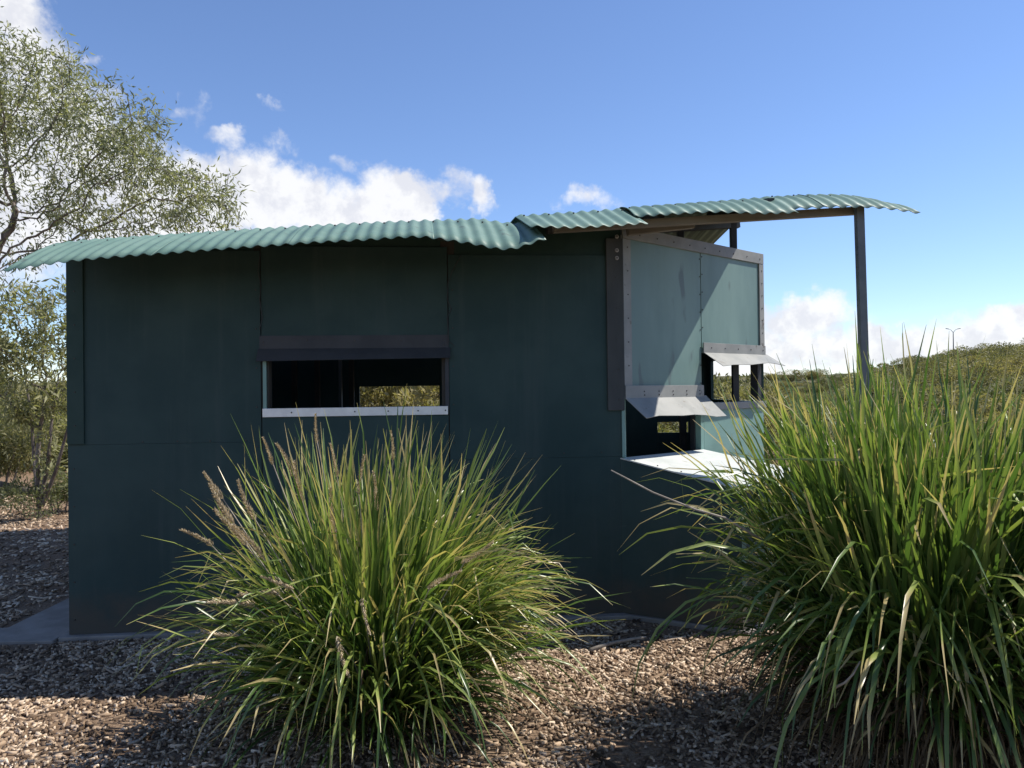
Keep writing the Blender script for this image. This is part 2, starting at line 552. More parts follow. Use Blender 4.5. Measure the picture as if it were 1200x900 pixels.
# corner board beside the wing
uc0, zc0 = FW.pix(712, 481)
cb = fbox(FW, 'corner_board', M['corner'], uc0, uR + .006, .0015, .022, zc0, 2.52, bevel=.002)
for px, py, big in ((722, 278, 1), (722, 294, 1), (722, 303, 1), (721, 325, 0), (722, 361, 0), (722, 397, 0), (724, 433, 0), (725, 468, 0)):
    u, z = FW.pix(px, py)
    bolt(FW.P(u, .022, z), FW.n, cb, WASH if big else BOLT)
    if big: bolt(FW.P(u, .027, z), FW.n, cb)
fbox(FW, 'corner_strip', M['wing_low'], uR - .012, uR + .008, .001, .012, 1.062, zc0 - .002)

# --- window in the front wall: jambs, sill flashing and hood
fbox(FW, 'jamb', M['wing_low'], uo0 - .022, uo0, -.10, .004, zo0, zo1 + .03)
fbox(FW, 'jamb', M['hood'], uo1, uo1 + .025, -.10, .004, zo0, zo1 + .03)
u0, z1 = FW.pix(308, 479.5); u1, z0 = FW.pix(525, 485)
sill = fbox(FW, 'window_sill', M['sill'], u0, u1, .002, .012, z0 - .004, z1 + .004)
for px in (342, 416, 455, 490, 522):
    u, zz = FW.pix(px, 481.5); bolt(FW.P(u, .012, (z0 + z1) / 2), FW.n, sill)
sb_ = MB(); FW.box(sb_, u0, u1, -.10, .002, z1 - .008, z1 + .003)
part('sill_board', sb_, M['hood'])
h0, zh1 = FW.pix(306, 393.5); h1, zhm = FW.pix(524, 408); _, zh0 = FW.pix(415, 420.5)
hd = MB()
FW.box(hd, h0 - .01, h1 + .01, .002, .007, zhm, zh1)
hood = part('window_hood', hd, M['hood'])
fl = MB()
nrm = (FW.n * .75 + UZ * .5).normalized()
fl.poly_prism([FW.P(h0 - .02, .007, zhm + .004), FW.P(h0 - .02, .062, zh0 - .012), FW.P(h1 + .02, .062, zh0), FW.P(h1 + .02, .007, zhm + .004)], nrm, .004)
part('hood_flap', fl, M['hood'], hood)
for px, py in ((309, 401), (309, 404), (360, 399), (416, 399), (470, 399), (520, 399), (520, 404)):
    u, zz = FW.pix(px, py); bolt(FW.P(u, .007, zz), FW.n, hood, BOLT)
# tie wires hanging out of the panel joints
for px, pts in ((306, [(306, 296), (303, 318), (306.5, 335), (305, 352), (308, 372), (305, 386)]),
                (526, [(540, 300), (530, 318), (525, 332), (524, 352), (529, 362), (524, 372), (526, 400), (532, 405), (527, 410)])):
    mb = MB(); P3 = []
    for i, (x, y) in enumerate(pts):
        u, zz = FW.pix(x, y); P3.append(FW.P(u, .012 + .006 * (i % 2), zz))
    mb.tube(P3, .0028, 5)
    part('tie_wire', mb, M['darksteel'])

# --- the wing: frame strips, two green panels, hoods, lower panels
useam, _ = WG.pix(822, 400); uE = WG.L
ZW = 2.60
zb1 = 1.455; zb2 = 1.78; FWD = .075
_, zp1 = WG.pix(780, 452)
_, zp2 = WG.pix(860, 404)
panel1 = fbox(WG, 'wing_panel', M['wing'], .03, useam - .004, -.012, 0, zb1, ZW - .03)
panel2 = fbox(WG, 'wing_panel', M['wing'], useam + .004, uE - .02, -.012, .0, zb2, ZW - .03)
s1 = fbox(WG, 'frame_strip', M['flash'], .005, .085, .002, .012, zb1, ZW - .075)
st_ = MB()
WG.box(st_, .005, uE, .002, .014, ZW - .073, ZW + .012)
s2 = part('frame_strip', st_, M['flash'], bevel=.0015)
s3 = fbox(WG, 'frame_strip', M['flash'], uE - .065, uE + .002, .002, .012, zb2 + .06, ZW - .075)
s3b = MB(); s3b.poly_prism([C + WG.d * .003 + UZ * zb2, C + WG.d * .003 + UZ * (ZW + .01), C + WG.d * .003 - WG.n * .06 + UZ * (ZW + .01), C + WG.d * .003 - WG.n * .06 + UZ * zb2], WG.d, .004)
part('frame_strip', s3b, M['flash'])
s4 = fbox(WG, 'frame_strip', M['flash'], .005, useam - .004, .0125, .020, zb1 - .002, zp1 + .003)
s5 = fbox(WG, 'frame_strip', M['flash'], useam + .002, uE + .002, .0125, .020, zb2 - .002, zp2 + .003)
k = 0
for zz in np.linspace(zb1 + .06, ZW - .13, 7): bolt(WG.P(.05, .012, zz), WG.n, s1)
for zz in np.linspace(zb2 + .08, ZW - .13, 7): bolt(WG.P(uE - .03, .012, zz), WG.n, s3)
for u in np.linspace(.18, uE - .06, 9): bolt(WG.P(u, .014, ZW - .035), WG.n, s2)
for u in np.linspace(.2, useam - .06, 5):
    bolt(WG.P(u, .020, zb1 + .045), WG.n, s4); bolt(WG.P(u + .002, .020, zb1 + .02), WG.n, s4)
for u in np.linspace(useam + .1, uE - .04, 5): bolt(WG.P(u, .020, zb2 + .04), WG.n, s5)
for zz in np.linspace(zb1 + .1, ZW - .12, 8):
    bolt(WG.P(useam - .014, .001, zz), WG.n, panel1)
    if zz > zb2 + .08: bolt(WG.P(useam + .016, .001, zz + .02), WG.n, panel2)


def wing_flap(u0, u1, zt, drop, out, parent):
    mb = MB(); n = (WG.n * drop + UZ * out).normalized()
    n_seg = 7
    for i in range(n_seg):
        a = u0 + (u1 - u0) * i / n_seg; b_ = u0 + (u1 - u0) * (i + 1) / n_seg
        sag = lambda u: .012 * math.sin(u * 5.1) + .006 * math.sin(u * 13)
        mb.poly_prism([WG.P(a, .012, zt + .008), WG.P(a + .05, out, zt - drop + sag(a)), WG.P(b_ + .05, out, zt - drop + sag(b_)), WG.P(b_, .012, zt + .008)], n, .0035)
    return part('hood_flap', mb, M['flash'], parent)


wing_flap(.0, useam + .03, zb1, .13, .155, s4)
wing_flap(useam + .005, uE + .03, zb2, .085, .15, s5)
# opening posts, lower right panel and its rail
fbox(WG, 'post', M['wing_low'], useam - .02, useam + .02, -.05, -.001, .05, zb1 + .02)
fbox(WG, 'post', M['darksteel'], useam - .03, useam + .03, -.09, -.0515, .05, ZW - .01)
_, zr = WG.pix(860, 471)
low2 = fbox(WG, 'wing_panel', M['wing_low'], useam + .02, uE - .01, -.012, 0, .05, zr - .055)
fbox(WG, 'sill_rail', M['flash'], useam - .012, uE + .01, -.055, .016, zr - .054, zr)
fbox(WG, 'post', M['darksteel'], uE - .07, uE - .01, -.08, -.0125, .05, ZW - .03)
mid = WG.pix(843, 450)[0]
fbox(WG, 'post', M['darksteel'], mid - .03 + .25, mid + .03 + .25, -.42, -.36, .05, 2.7)
# the front-left corner of the wing below the board
fbox(WG, 'post', M['wing_low'], .0, .022, -.05, .003, 1.05, zb1)

# --- projecting box below the first wing slot, with a pale sloping ledge
E = Vector((1.40, 4.73, 0)); F_ = E + WG.d * .98; G = WG.P(useam - .01, 0, 0)
zl0, zl1 = 1.06, .90
Bb = WG.P(-.02, -.012, 0)
bx_n = Vector((-(E - Bb).y, (E - Bb).x, 0)).normalized()
if bx_n.y > 0: bx_n = -bx_n
mb = MB(); mb.poly_prism([Bb + UZ * .03, E + UZ * .03, E + UZ * (zl1 - .012), Bb + UZ * (zl0 - .012)], bx_n, .014)
part('box_side', mb, M['wall'])
mb = MB(); mb.poly_prism([E + UZ * .03, F_ + UZ * .03, F_ + UZ * (zl1 - .014), E + UZ * (zl1 - .014)], WG.n, .014)
part('box_front', mb, M['wall'])
mb = MB(); mb.poly_prism([F_ + UZ * .03, G + UZ * .03, G + UZ * (zl0 - .014), F_ + UZ * (zl1 - .014)], WG.d, .014)
part('box_side', mb, M['wall'])
mb = MB(); ln = (F_ - E).cross(Bb + UZ * zl0 - E - UZ * zl1).normalized()
if ln.z < 0: ln = -ln
o_ = (E - Bb).normalized() * .03
mb.poly_prism([Bb - WG.d * .0 + UZ * zl0, E + o_ - WG.d * .02 + UZ * (zl1 - .006), F_ + o_ + WG.d * .03 + UZ * (zl1 - .006), G + WG.d * .02 + UZ * zl0], ln, .008)
led = part('ledge', mb, M['ledge'])
for i in range(5):
    bolt((E + UZ * zl1).lerp(Bb + UZ * zl0, .1 + .2 * i) + WG.d * .03 + ln * .002, ln, led)

# --- the other walls (right end, back, left), each with a viewing slot
def slot_wall(p, q, name, top, slots, mat=M['wall'], z_lo=None):
    """slots: list of (u0,u1,z0,z1); panels run between and around them"""
    fr = Frame(p, q); us = [0.0]
    for (a, b_, c, d) in slots:
        fbox(fr, name, mat, us[-1] + .001, a, -.03, 0, Z0, top)
        fbox(fr, name, mat, a + .001, b_ - .001, -.03, -.0005, Z0, c)
        fbox(fr, name, mat, a + .001, b_ - .001, -.03, -.0005, d, top)
        us.append(b_)
    fbox(fr, name, mat, us[-1], fr.L - .001, -.03, 0, Z0, top)
    return fr


FR = Frame(C, D1)
slot_wall(C, D1, 'end_panel', 2.58, [(.15, 1.85, 1.40, 1.80)])
# back wall runs from D1 to D0
FB = Frame(D1, D0)
def back_u(px, py):
    q = on_plane(px, py, D1, FB.n); return (q - D1).dot(FB.d), q.z
ua, za = back_u(515, 452); ub, zb_ = back_u(422, 478)
uc, zc = back_u(806, 494); ud, zd = back_u(770, 507)
ue, ze = back_u(905, 428); uf, zf_ = back_u(826, 468)
slot_wall(D1, D0, 'back_panel', 2.6, [(max(.06, ue), uf, zf_, ze), (uc, ud, zd, zc), (ua, ub, zb_ - .02, za)])
slot_wall(D0, A, 'side_panel', 2.35, [])
# inside: studs and bench seen through the slot
for px in (345, 372, 399, 412):
    q = on_plane(px, 450, D1 + Vector((0, -.35, 0)), FB.n)
    mb = MB(); mb.bar(Vector((q.x, q.y, .03)), Vector((q.x, q.y, 2.3)), .05 if px != 399 else .03, .04, (0, 1, 0))
    part('stud', mb, M['inside'] if px != 399 else M['steel'])
mb = MB(); mb.bar(Vector((-2.6, 5.75, .46)), Vector((.9, 6.0, .46)), .32, .05)
part('bench_seat', mb, M['inside'])
for x in (-2.3, -.8, .6):
    mb = MB(); mb.bar(Vector((x, 5.76 + (x + 2.6) * .071, .03)), Vector((x, 5.76 + (x + 2.6) * .071, .435)), .08, .2, (0, 1, 0))
    part('bench_leg', mb, M['inside'])

# --- roof
def knots(K):
    P = [at(*k) for k in K]
    return np.array([p.x for p in P]), np.array([p.y for p in P]), np.array([p.z for p in P])


def spline(x, X, Yv):
    """monotone-ish cubic through knots"""
    x = np.asarray(x, float)
    h = np.diff(X); d = np.diff(Yv) / h
    m_ = np.zeros(len(X)); m_[1:-1] = (d[:-1] * h[1:] + d[1:] * h[:-1]) / (h[1:] + h[:-1]); m_[0] = d[0]; m_[-1] = d[-1]
    i = np.clip(np.searchsorted(X, x) - 1, 0, len(X) - 2)
    t = (x - X[i]) / h[i]
    return ((2 * t ** 3 - 3 * t ** 2 + 1) * Yv[i] + (t ** 3 - 2 * t ** 2 + t) * h[i] * m_[i] + (-2 * t ** 3 + 3 * t ** 2) * Yv[i + 1] + (t ** 3 - t ** 2) * h[i] * m_[i + 1])


BK = knots([(65, 286.5, 4.75), (107, 282, 4.8), (200, 275.5, 4.85), (300, 268.5, 4.9), (450, 260.5, 4.93), (605, 254, 4.95), (720, 246.5, 5.0),
            (845, 238, 5.1), (909, 233, 5.15), (961, 231, 5.2), (995, 231.3, 5.2), (1020, 235, 5.2), (1041, 241.5, 5.2)])
F1 = knots([(4, 317.5, 4.15), (45, 311, 4.15), (80, 306, 4.15), (150, 299.5, 4.16), (215, 294.5, 4.17), (300, 288, 4.18), (430, 280.5, 4.2), (500, 277.5, 4.2), (548, 284, 4.2), (598, 291, 4.2), (640, 279, 4.25), (680, 274, 4.3)])
F2 = knots([(595, 265, 4.28), (632, 266, 4.28), (664, 267, 4.33), (700, 266, 4.4), (752, 262.5, 4.5), (800, 259, 4.6)])
F3 = knots([(735, 256.5, 4.7), (780, 253.5, 4.7), (830, 250.5, 4.71), (903, 252, 4.73), (930, 251, 4.75)])
F4 = knots([(880, 251, 4.85), (921, 247.5, 4.85), (981, 245.5, 4.85), (1010, 245.5, 4.85), (1040, 247.5, 4.85), (1076, 252.5, 4.85)])
PITCH_C = .0765


def corr_sheet(name, x0, x1, front, lift, rear=None, drop=None, nv=6, parent=None, slope2=.17):
    """one corrugated sheet; the front edge follows 'front', the back follows BK"""
    nx = int(round((x1 - x0) / PITCH_C * 10)) + 1
    X = np.linspace(x0, x1, nx)
    Yf = spline(X, front[0], front[1]); Zf = spline(X, front[0], front[2])
    Xb = np.clip(X, BK[0][0], None)
    Yb = spline(np.clip(X, BK[0][0], BK[0][-1]), BK[0], BK[1]); Zb = spline(np.clip(X, BK[0][0], BK[0][-1]), BK[0], BK[2])
    Xr = X - .12 * (Yb - Yf)
    wave = .0064 * np.cos(2 * np.pi * X / PITCH_C)
    rows = []
    for t in np.linspace(0, 1, nv):
        z = Zf + (Zb - Zf) * t + (.0 if front is F2 else .016) * math.sin(math.pi * t) + wave + lift
        if drop is not None: z = z - drop(X) * t
        rows.append(np.stack([X + (Xr - X) * t, Yf + (Yb - Yf) * t, z], 1))
    if rear:
        fan = -.25 + .31 * np.clip((X + 2.9) / 4.8, 0, 1)
        for Yr in rear:
            s_ = np.minimum(Yr, 6.6) - Yb
            z = Zb + s_ * slope2 + wave + lift - .008 - .01 * max(0, Yr - 6.6) - (drop(X) if drop is not None else 0)
            rows.append(np.stack([Xr + fan * (Yr - Yb), np.full(nx, Yr), z], 1))
    V = np.concatenate(rows); i = (np.arange(len(rows) - 1)[:, None] * nx + np.arange(nx - 1)[None, :]).ravel()
    F = np.stack([i, i + 1, i + nx + 1, i + nx], 1)
    o = obj(name, np_mesh(name, V, F, M['roof'], smooth=True), parent)
    sm = o.modifiers.new('thickness', 'SOLIDIFY'); sm.thickness = .0022; sm.offset = -1
    return o, rows


RE = [5.6, 6.1, 6.6, 7.3, 8.1, 8.9]
xb = F1[0][0]
cuts = [xb, xb + .765, xb + 1.53, xb + 2.295, float(at(640, 277, 4.25).x)]
sheets = []
for i in range(4):
    ov = .03 if i < 3 else 0
    dr = (lambda X: .04 * np.clip((X + .12) / .2, 0, 1)) if i == 3 else None
    sheets.append(corr_sheet('roof_sheet', cuts[i], cuts[i + 1] + ov, F1, -.002 * (i % 2), RE, dr, parent=hide))
x2 = .115; x3 = float(at(742, 250, 4.75).x); x4 = float(at(915, 243, 4.9).x)
# the main run behind the lifted sheet
sheets.append(corr_sheet('roof_sheet', x2, x3 + .05, F2, .004, RE, parent=hide))
sheets.append(corr_sheet('roof_sheet', x3, x4 + .06, F3, .012, RE, parent=hide))
x5 = 1.985
sheets.append(corr_sheet('roof_sheet', x4, x5 + .02, F4, .014, RE, parent=hide))
sheets.append(corr_sheet('roof_sheet', x5, float(at(1074, 249, 4.9).x), F4, .017, None, parent=hide))
# sheet over the gap behind the dipped one
SCREW = disc_mesh('roof_screw', .0065, .008, M['bolt'], 6)
for (o, rows) in sheets:
    nx = len(rows[0])
    for r_ in (4,):
        for j in range(5, nx - 3, 20):
            P = rows[r_][j].copy()
            bolt(P + np.array([0, 0, .001]), (0, -.3, 1), o, SCREW, 'roof_screw')

# beams and posts under the roof
mb = MB(); mb.bar(at(648, 268.5, 4.80), at(1010, 246.8, 5.02), .045, .05)
part('front_batten', mb, M['beam'], bevel=.003)
mb = MB(); mb.bar(at(735, 270, 5.10), at(812, 261.5, 5.2), .05, .07)
part('batten', mb, M['beam'], bevel=.003)
r0 = at(700, 272, 6.1); r1 = at(866, 262, 6.25)
mb = MB(); mb.bar(r0, r1, .05, .07); part('purlin', mb, M['steel'], bevel=.003)
for px, pyt, Y in ((797, 264, 6.2), (859, 260, 6.24)):
    t_ = at(px, pyt, Y)
    mb = MB(); mb.bar(Vector((t_.x, t_.y, .03)), t_, .05, .05, (0, 1, 0)); part('post', mb, M['darksteel'], bevel=.003)
# rafters on the walls
for x in np.linspace(-2.6, 1.7, 7):
    zb0 = float(spline([x], BK[0], BK[2])[0])
    mb = MB(); mb.bar(Vector((x, 5.0, zb0 - .07)), Vector((x - .3 * (1 - (x + 2.9) / 4.8), 6.5, zb0 + .17 * 1.5 - .07)), .045, .09)
    part('rafter', mb, M['darksteel'])
# the tall post at the open end of the roof
pt = at(1006.5, 242, 4.97); pb = Vector((pt.x + .045, pt.y, -.15))
mb = MB(); mb.bar(pb, pt + UZ * .012, .05, .05, (0, 1, 0)); part('roof_post', mb, M['steel'], bevel=.004)
b0 = at(1006.5, 246, 4.97)
mb = MB(); mb.bar(at(960, 250.2, 4.985), at(960, 253.4, 4.985), .012, .012, (0, 1, 0)); part('bracket', mb, M['darksteel'])

# ------------------------------------------------------------------ foliage tools
def tangent_frame(d):
    a = np.where(np.abs(d[:, 2:3]) > .9, np.array([[1., 0, 0]]), np.array([[0, 0, 1.]]))
    x = np.cross(d, a); x /= np.linalg.norm(x, axis=1, keepdims=True)
    return x, np.cross(x, d)


def leaf_quads(P, d, L, W, tone, curl=.15):
    """diamond leaves from P along d; L, W arrays. Two triangles folded on the midrib -> 2 tris each"""
    n = len(P)
    x, y = tangent_frame(d)
    a = rng.uniform(0, 2 * np.pi, (n, 1))
    s = x * np.cos(a) + y * np.sin(a); up = -x * np.sin(a) + y * np.cos(a)
    m = P + d * (L[:, None] * .45)
    V = np.stack([P, m + s * W[:, None] * .5 + up * (L[:, None] * curl * .3), P + d * L[:, None] - up * L[:, None] * curl, m - s * W[:, None] * .5 + up * (L[:, None] * curl * .3)], 1).reshape(-1, 3)
    i = np.arange(n)[:, None] * 4
    F = np.concatenate([i, i + 1, i + 2, i + 3], 1)
    return V, F, tone


def rand_dirs(n):
    d = rng.normal(size=(n, 3)); return d / np.linalg.norm(d, axis=1, keepdims=True)


def colonize(trunk, ells, n_att, step, infl, kill, iters=120, droop=0.0):
    """space colonisation; trunk: polyline points. returns nodes, parents"""
    att = []
    vol = np.array([e[1][0] * e[1][1] * e[1][2] * e[2] for e in ells]); vol /= vol.sum()
    for (c, r, w), f in zip(ells, vol):
        k = int(n_att * f) + 1
        d = rand_dirs(k) * (rng.uniform(0.15, 1, (k, 1)) ** (1 / 2.4))
        att.append(np.array(c) + d * np.array(r))
    att = np.concatenate(att)
    nodes = [np.array(trunk[0], float)]; par = [-1]
    for a, b_ in zip(trunk[:-1], trunk[1:]):
        a = np.array(a, float); b_ = np.array(b_, float)
        k = max(1, int(np.linalg.norm(b_ - a) / step))
        for j in range(1, k + 1):
            nodes.append(a + (b_ - a) * j / k); par.append(len(nodes) - 2)
    N = np.array(nodes)
    for it in range(iters):
        if len(att) == 0: break
        dd = np.linalg.norm(att[:, None, :] - N[None], axis=2)
        near = dd.argmin(1); dm = dd[np.arange(len(att)), near]
        act = dm < infl
        if not act.any():
            infl *= 1.4; continue
        new = []; newp = []
        for k in np.unique(near[act]):
            v = att[act & (near == k)] - N[k]
            v = (v / (np.linalg.norm(v, axis=1, keepdims=True) + 1e-6)).mean(0)
            v = v / (np.linalg.norm(v) + 1e-6) + rng.normal(size=3) * .22; v[2] -= droop
            v /= np.linalg.norm(v)
            new.append(N[k] + v * step); newp.append(k)
        N = np.concatenate([N, np.array(new)]); par += newp
        dn = np.linalg.norm(att[:, None, :] - np.array(new)[None], axis=2).min(1)
        att = att[dn > kill]
        if len(N) > 5200: break
    return N, np.array(par)


def tree_mesh(N, par, r_tip, expo=2.3, rmax=.14):
    n = len(N); r = np.zeros(n); kids = [[] for _ in range(n)]
    for i in range(1, n): kids[par[i]].append(i)
    acc = np.zeros(n)
    for i in range(n - 1, -1, -1):
        if not kids[i]: acc[i] = r_tip ** expo
        if par[i] >= 0: acc[par[i]] += acc[i]
    r = np.minimum(acc ** (1 / expo), rmax)
    mb = MB()
    # chains: follow the thickest child
    stack = [0]; done = set()
    while stack:
        s0 = stack.pop()
        ch = [s0]
        if par[s0] >= 0: ch = [par[s0], s0]
        cur = s0
        while kids[cur]:
            ks = sorted(kids[cur], key=lambda k: -r[k])
            stack += ks[1:]
            cur = ks[0]; ch.append(cur)
        rr = [r[c] for c in ch]
        if par[s0] >= 0: rr[0] = r[s0]
        if len(ch) > 1:
            k = 7 if rr[0] > .03 else (5 if rr[0] > .012 else 4)
            mb.tube([N[c] for c in ch], rr, k, cap=False)
    tips = np.array([i for i in range(n) if r[i] < r_tip * 2.4])
    return mb, tips, r


def leaves_on(N, par, tips, per, L, W, spread, hang=.5, t_lo=0., t_hi=1.):
    n = len(tips) * per
    k = np.repeat(tips, per)
    p0 = N[k]; p1 = N[np.maximum(par[k], 0)]
    P = p0 + (p1 - p0) * rng.uniform(0, 1, (n, 1)) + rng.normal(size=(n, 3)) * spread
    d = (p0 - p1) * 1.0 + rand_dirs(n) * .13; d /= np.linalg.norm(d, axis=1, keepdims=True) + 1e-9
    d = d * .35 + rand_dirs(n) * .6; d[:, 2] -= hang; d /= np.linalg.norm(d, axis=1, keepdims=True)
    clump = rng.uniform(t_lo, t_hi, len(N))[k]
    return leaf_quads(P, d, rng.uniform(.45, 1.4, n) * L, rng.uniform(.6, 1.25, n) * W, np.clip(clump * .6 + rng.uniform(0, .4, n), 0, 1))


def stuff_part(name, me, parent):
    o = obj(name, me, parent); o['kind'] = 'stuff'; return o


# ------------------------------------------------------------------ trees on the left
def ell(px, py, Y, rx, ry, rz, w=1.0):
    p = at(px, py, Y); return ((p.x, p.y, p.z), (rx, ry, rz), w)


def make_tree(name, label, cat, trunk, ells, n_att, step, infl, kill, r_tip, rmax, per, L, W, spread, hang, leafm, group=None, expo=2.3, stems=()):
    root = empty(name, trunk[0]); tag(root, label, cat, group)
    N, par = colonize(trunk, ells, n_att, step, infl, kill)
    mb, tips, r = tree_mesh(N, par, r_tip, expo, rmax)
    for st in stems:
        pts = [at(*q) for q in st]; mb.tube(pts, np.linspace(.026, .012, len(pts)), 6, cap=False)
    mb.build('trunk', M['bark'], root, True, fix=False)
    V, F, t = leaves_on(N, par, tips, per, L, W, spread, hang)
    stuff_part('crown', np_mesh('crown', V, F, leafm, t), root)
    return root


GK = 1.28
tb = at(-90, 600, 10.2 * GK); tb = (tb.x, tb.y, -.1)
def gell(px, py, Y, rx, ry, rz, w=1.0): return ell(px, py, Y * GK, rx * GK, ry * GK, rz * GK, w)
make_tree('gum_tree', 'tall open crowned tree with bare dark limbs behind the hide roof', 'tree',
          [tb, tuple(at(-95, 440, 10.3 * GK)), tuple(at(-60, 360, 10.2 * GK)), tuple(at(-25, 325, 10.1 * GK))],
          [gell(20, 98, 10, .95, 1.2, .78, 1.4), gell(130, 140, 9.8, .75, 1.0, .6, 1.3), gell(165, 195, 9.8, .85, 1.0, .6, 1.1), gell(234, 234, 9.7, .64, .8, .48, 1.3),
           gell(-90, 120, 10.2, 1.3, 1.4, 1.0), gell(-200, 200, 10.4, 1.2, 1.4, 1.0), gell(60, 225, 10, 1.1, 1.2, .55, .5), gell(120, 258, 9.8, 1.3, 1.0, .3, .4), gell(0, 300, 10, .8, .8, .5, .6)],
          1500, .15, 1.25, .23, .0048, .19, 27, .125, .027, .12, .45, M['leaf_gum'])
tb = at(46, 596, 9.6); tb = (tb.x, tb.y, -.05)
make_tree('wattle_tree', 'slender pale stemmed small tree at the shaded end of the hide', 'tree',
          [tb, tuple(at(44, 540, 9.6)), tuple(at(47, 500, 9.6))],
          [ell(20, 375, 9.6, .6, .6, .6, 1.3), ell(62, 420, 9.5, .4, .6, .6, 1), ell(45, 470, 9.5, .45, .5, .45, .7), ell(-40, 420, 9.8, .7, .6, .8, .8), ell(80, 350, 10, .4, .5, .4, .5), ell(66, 540, 9.5, .25, .3, .35, .6)],
          750, .10, .8, .13, .003, .032, 12, .11, .028, .06, .4, M['leaf_bush'], stems=[[(47, 590, 9.6), (56, 545, 9.55), (60, 500, 9.5), (66, 450, 9.5)], [(50, 592, 9.6), (66, 550, 9.5), (80, 500, 9.45), (92, 450, 9.4)], [(46, 598, 9.6), (40, 540, 9.7), (37, 490, 9.7), (28, 430, 9.7)]])


# ------------------------------------------------------------------ bushes and far trees
def bush_mesh(seed, n, lumps, leafm, size, flat=.75, L=.09, W=.03):
    global rng
    keep = rng; rng = np.random.default_rng(seed)
    P = []; T = []; Dd = []
    c = rng.normal(size=(lumps, 3)) * np.array([.42, .42, .28]) * size; c[:, 2] = np.abs(c[:, 2]) + .42 * size * flat
    r = rng.uniform(.2, .42, lumps) * size
    per = n // lumps
    for k in range(lumps):
        d = rand_dirs(per); rad = r[k] * rng.uniform(.55, 1.06, (per, 1))
        P.append(c[k] + d * rad * np.array([1, 1, .85])); Dd.append(d + rand_dirs(per) * .7 + np.array([0, 0, .2]))
        T.append(np.full(per, rng.uniform(0, .6)) + rng.uniform(0, .4, per))
    P = np.concatenate(P); Dd = np.concatenate(Dd); Dd /= np.linalg.norm(Dd, axis=1, keepdims=True); T = np.concatenate(T)
    ok = P[:, 2] > .02
    P, Dd, T = P[ok], Dd[ok], T[ok]
    V, F, t = leaf_quads(P, Dd, rng.uniform(.6, 1.3, len(P)) * L, rng.uniform(.7, 1.3, len(P)) * W, T)
    crown = np_mesh('crown', V, F, leafm, t)
    mb = MB()
    for k in range(min(lumps, 7)):
        a = np.array([rng.normal() * .06, rng.normal() * .06, -.15])
        m_ = (a + c[k]) * .5 + rng.normal(size=3) * .05 * size
        mb.tube([a, m_, c[k]], [.022 * size, .016 * size, .006 * size], 5, cap=False)
    stem = mb.mesh('stem', M['bark'], True, False)
    rng = keep
    return crown, stem


PROTO = {
    'wattle': bush_mesh(11, 5200, 12, M['leaf_scrub'], 1.0, .9, .075, .020),
    'gold': bush_mesh(12, 8000, 10, M['leaf_gold'], 1.0, .7, .075, .026),
    'heath': bush_mesh(13, 8000, 11, M['leaf_heath'], 1.0, .75, .07, .026),
    'tree': bush_mesh(14, 12000, 16, M['leaf_heath'], 1.0, 1.1, .06, .022),
}


def bush(kind, x, y, s, sz=1.0, label='', name='bush', cat='bush', group=None, rz=None, sink=.05):
    z = float(ground_z(x, y))
    root = empty(name, (x, y, z - sink * s))
    root.rotation_euler = (0, 0, rng.uniform(0, 6.28) if rz is None else rz)
    root.scale = (s, s, s * sz)
    tag(root, label, cat, group)
    for nm, me in zip(('crown', 'stem'), PROTO[kind]):
        o = bpy.data.objects.new(nm, me); col.objects.link(o); o.parent = root
        if nm == 'crown': o['kind'] = 'stuff'
    return root


# behind the left end: scrub closing the view beyond the sunny litter
for px, Y, s, sz, kd in ((-30, 15.5, 1.7, 1.0, 'wattle'), (22, 16.5, 1.5, .8, 'gold'), (72, 16, 1.5, .9, 'wattle'), (110, 15.5, 1.5, .8, 'gold'),
                         (0, 22, 2.3, .95, 'heath'), (55, 23, 2.2, .9, 'wattle'), (120, 21, 2.2, .9, 'heath'), (-60, 20, 2.4, 1.1, 'wattle')):
    bush(kd, (px - 600) / FPX * Y, Y, s, sz, {'wattle': 'loose green scrub bush beyond the sunny litter past the hide', 'gold': 'yellowish scrub bush beyond the sunny litter past the hide',
         'heath': 'dull olive scrub bush beyond the sunny litter past the hide'}[kd], group='scrub past the shaded end of the hide')
bush('wattle', at(70, 560, 9.9).x, 9.9, .62, 1.0, 'low leafy bush at the foot of the slender pale stemmed tree')
bush('wattle', at(-5, 560, 11.5).x, 11.5, 1.15, 1.25, 'rounded leafy bush beside the grey fallen log')
# seen through the slots
for px, Y, s, sz, kd in ((470, 13, 1.35, .95, 'gold'), (425, 19, 2.3, 1.2, 'heath'), (505, 20, 2.4, 1.2, 'heath'), (460, 24, 3.0, 1.3, 'heath'), (545, 22, 2.8, 1.2, 'heath'),
                         (790, 12.5, 1.2, .8, 'gold'), (840, 15, 1.5, .9, 'wattle'), (880, 17, 1.7, .9, 'heath'), (820, 22, 2.0, .9, 'heath'), (905, 21, 1.9, .9, 'wattle'), (860, 26, 2.2, .9, 'heath')):
    bush(kd, (px - 600) / FPX * Y, Y, s, sz, {'gold': 'bright yellow green bush seen through the viewing slots', 'wattle': 'green bush seen through the viewing slots', 'heath': 'dark olive bush seen through the viewing slots'}[kd],
         group='bushes behind the hide')
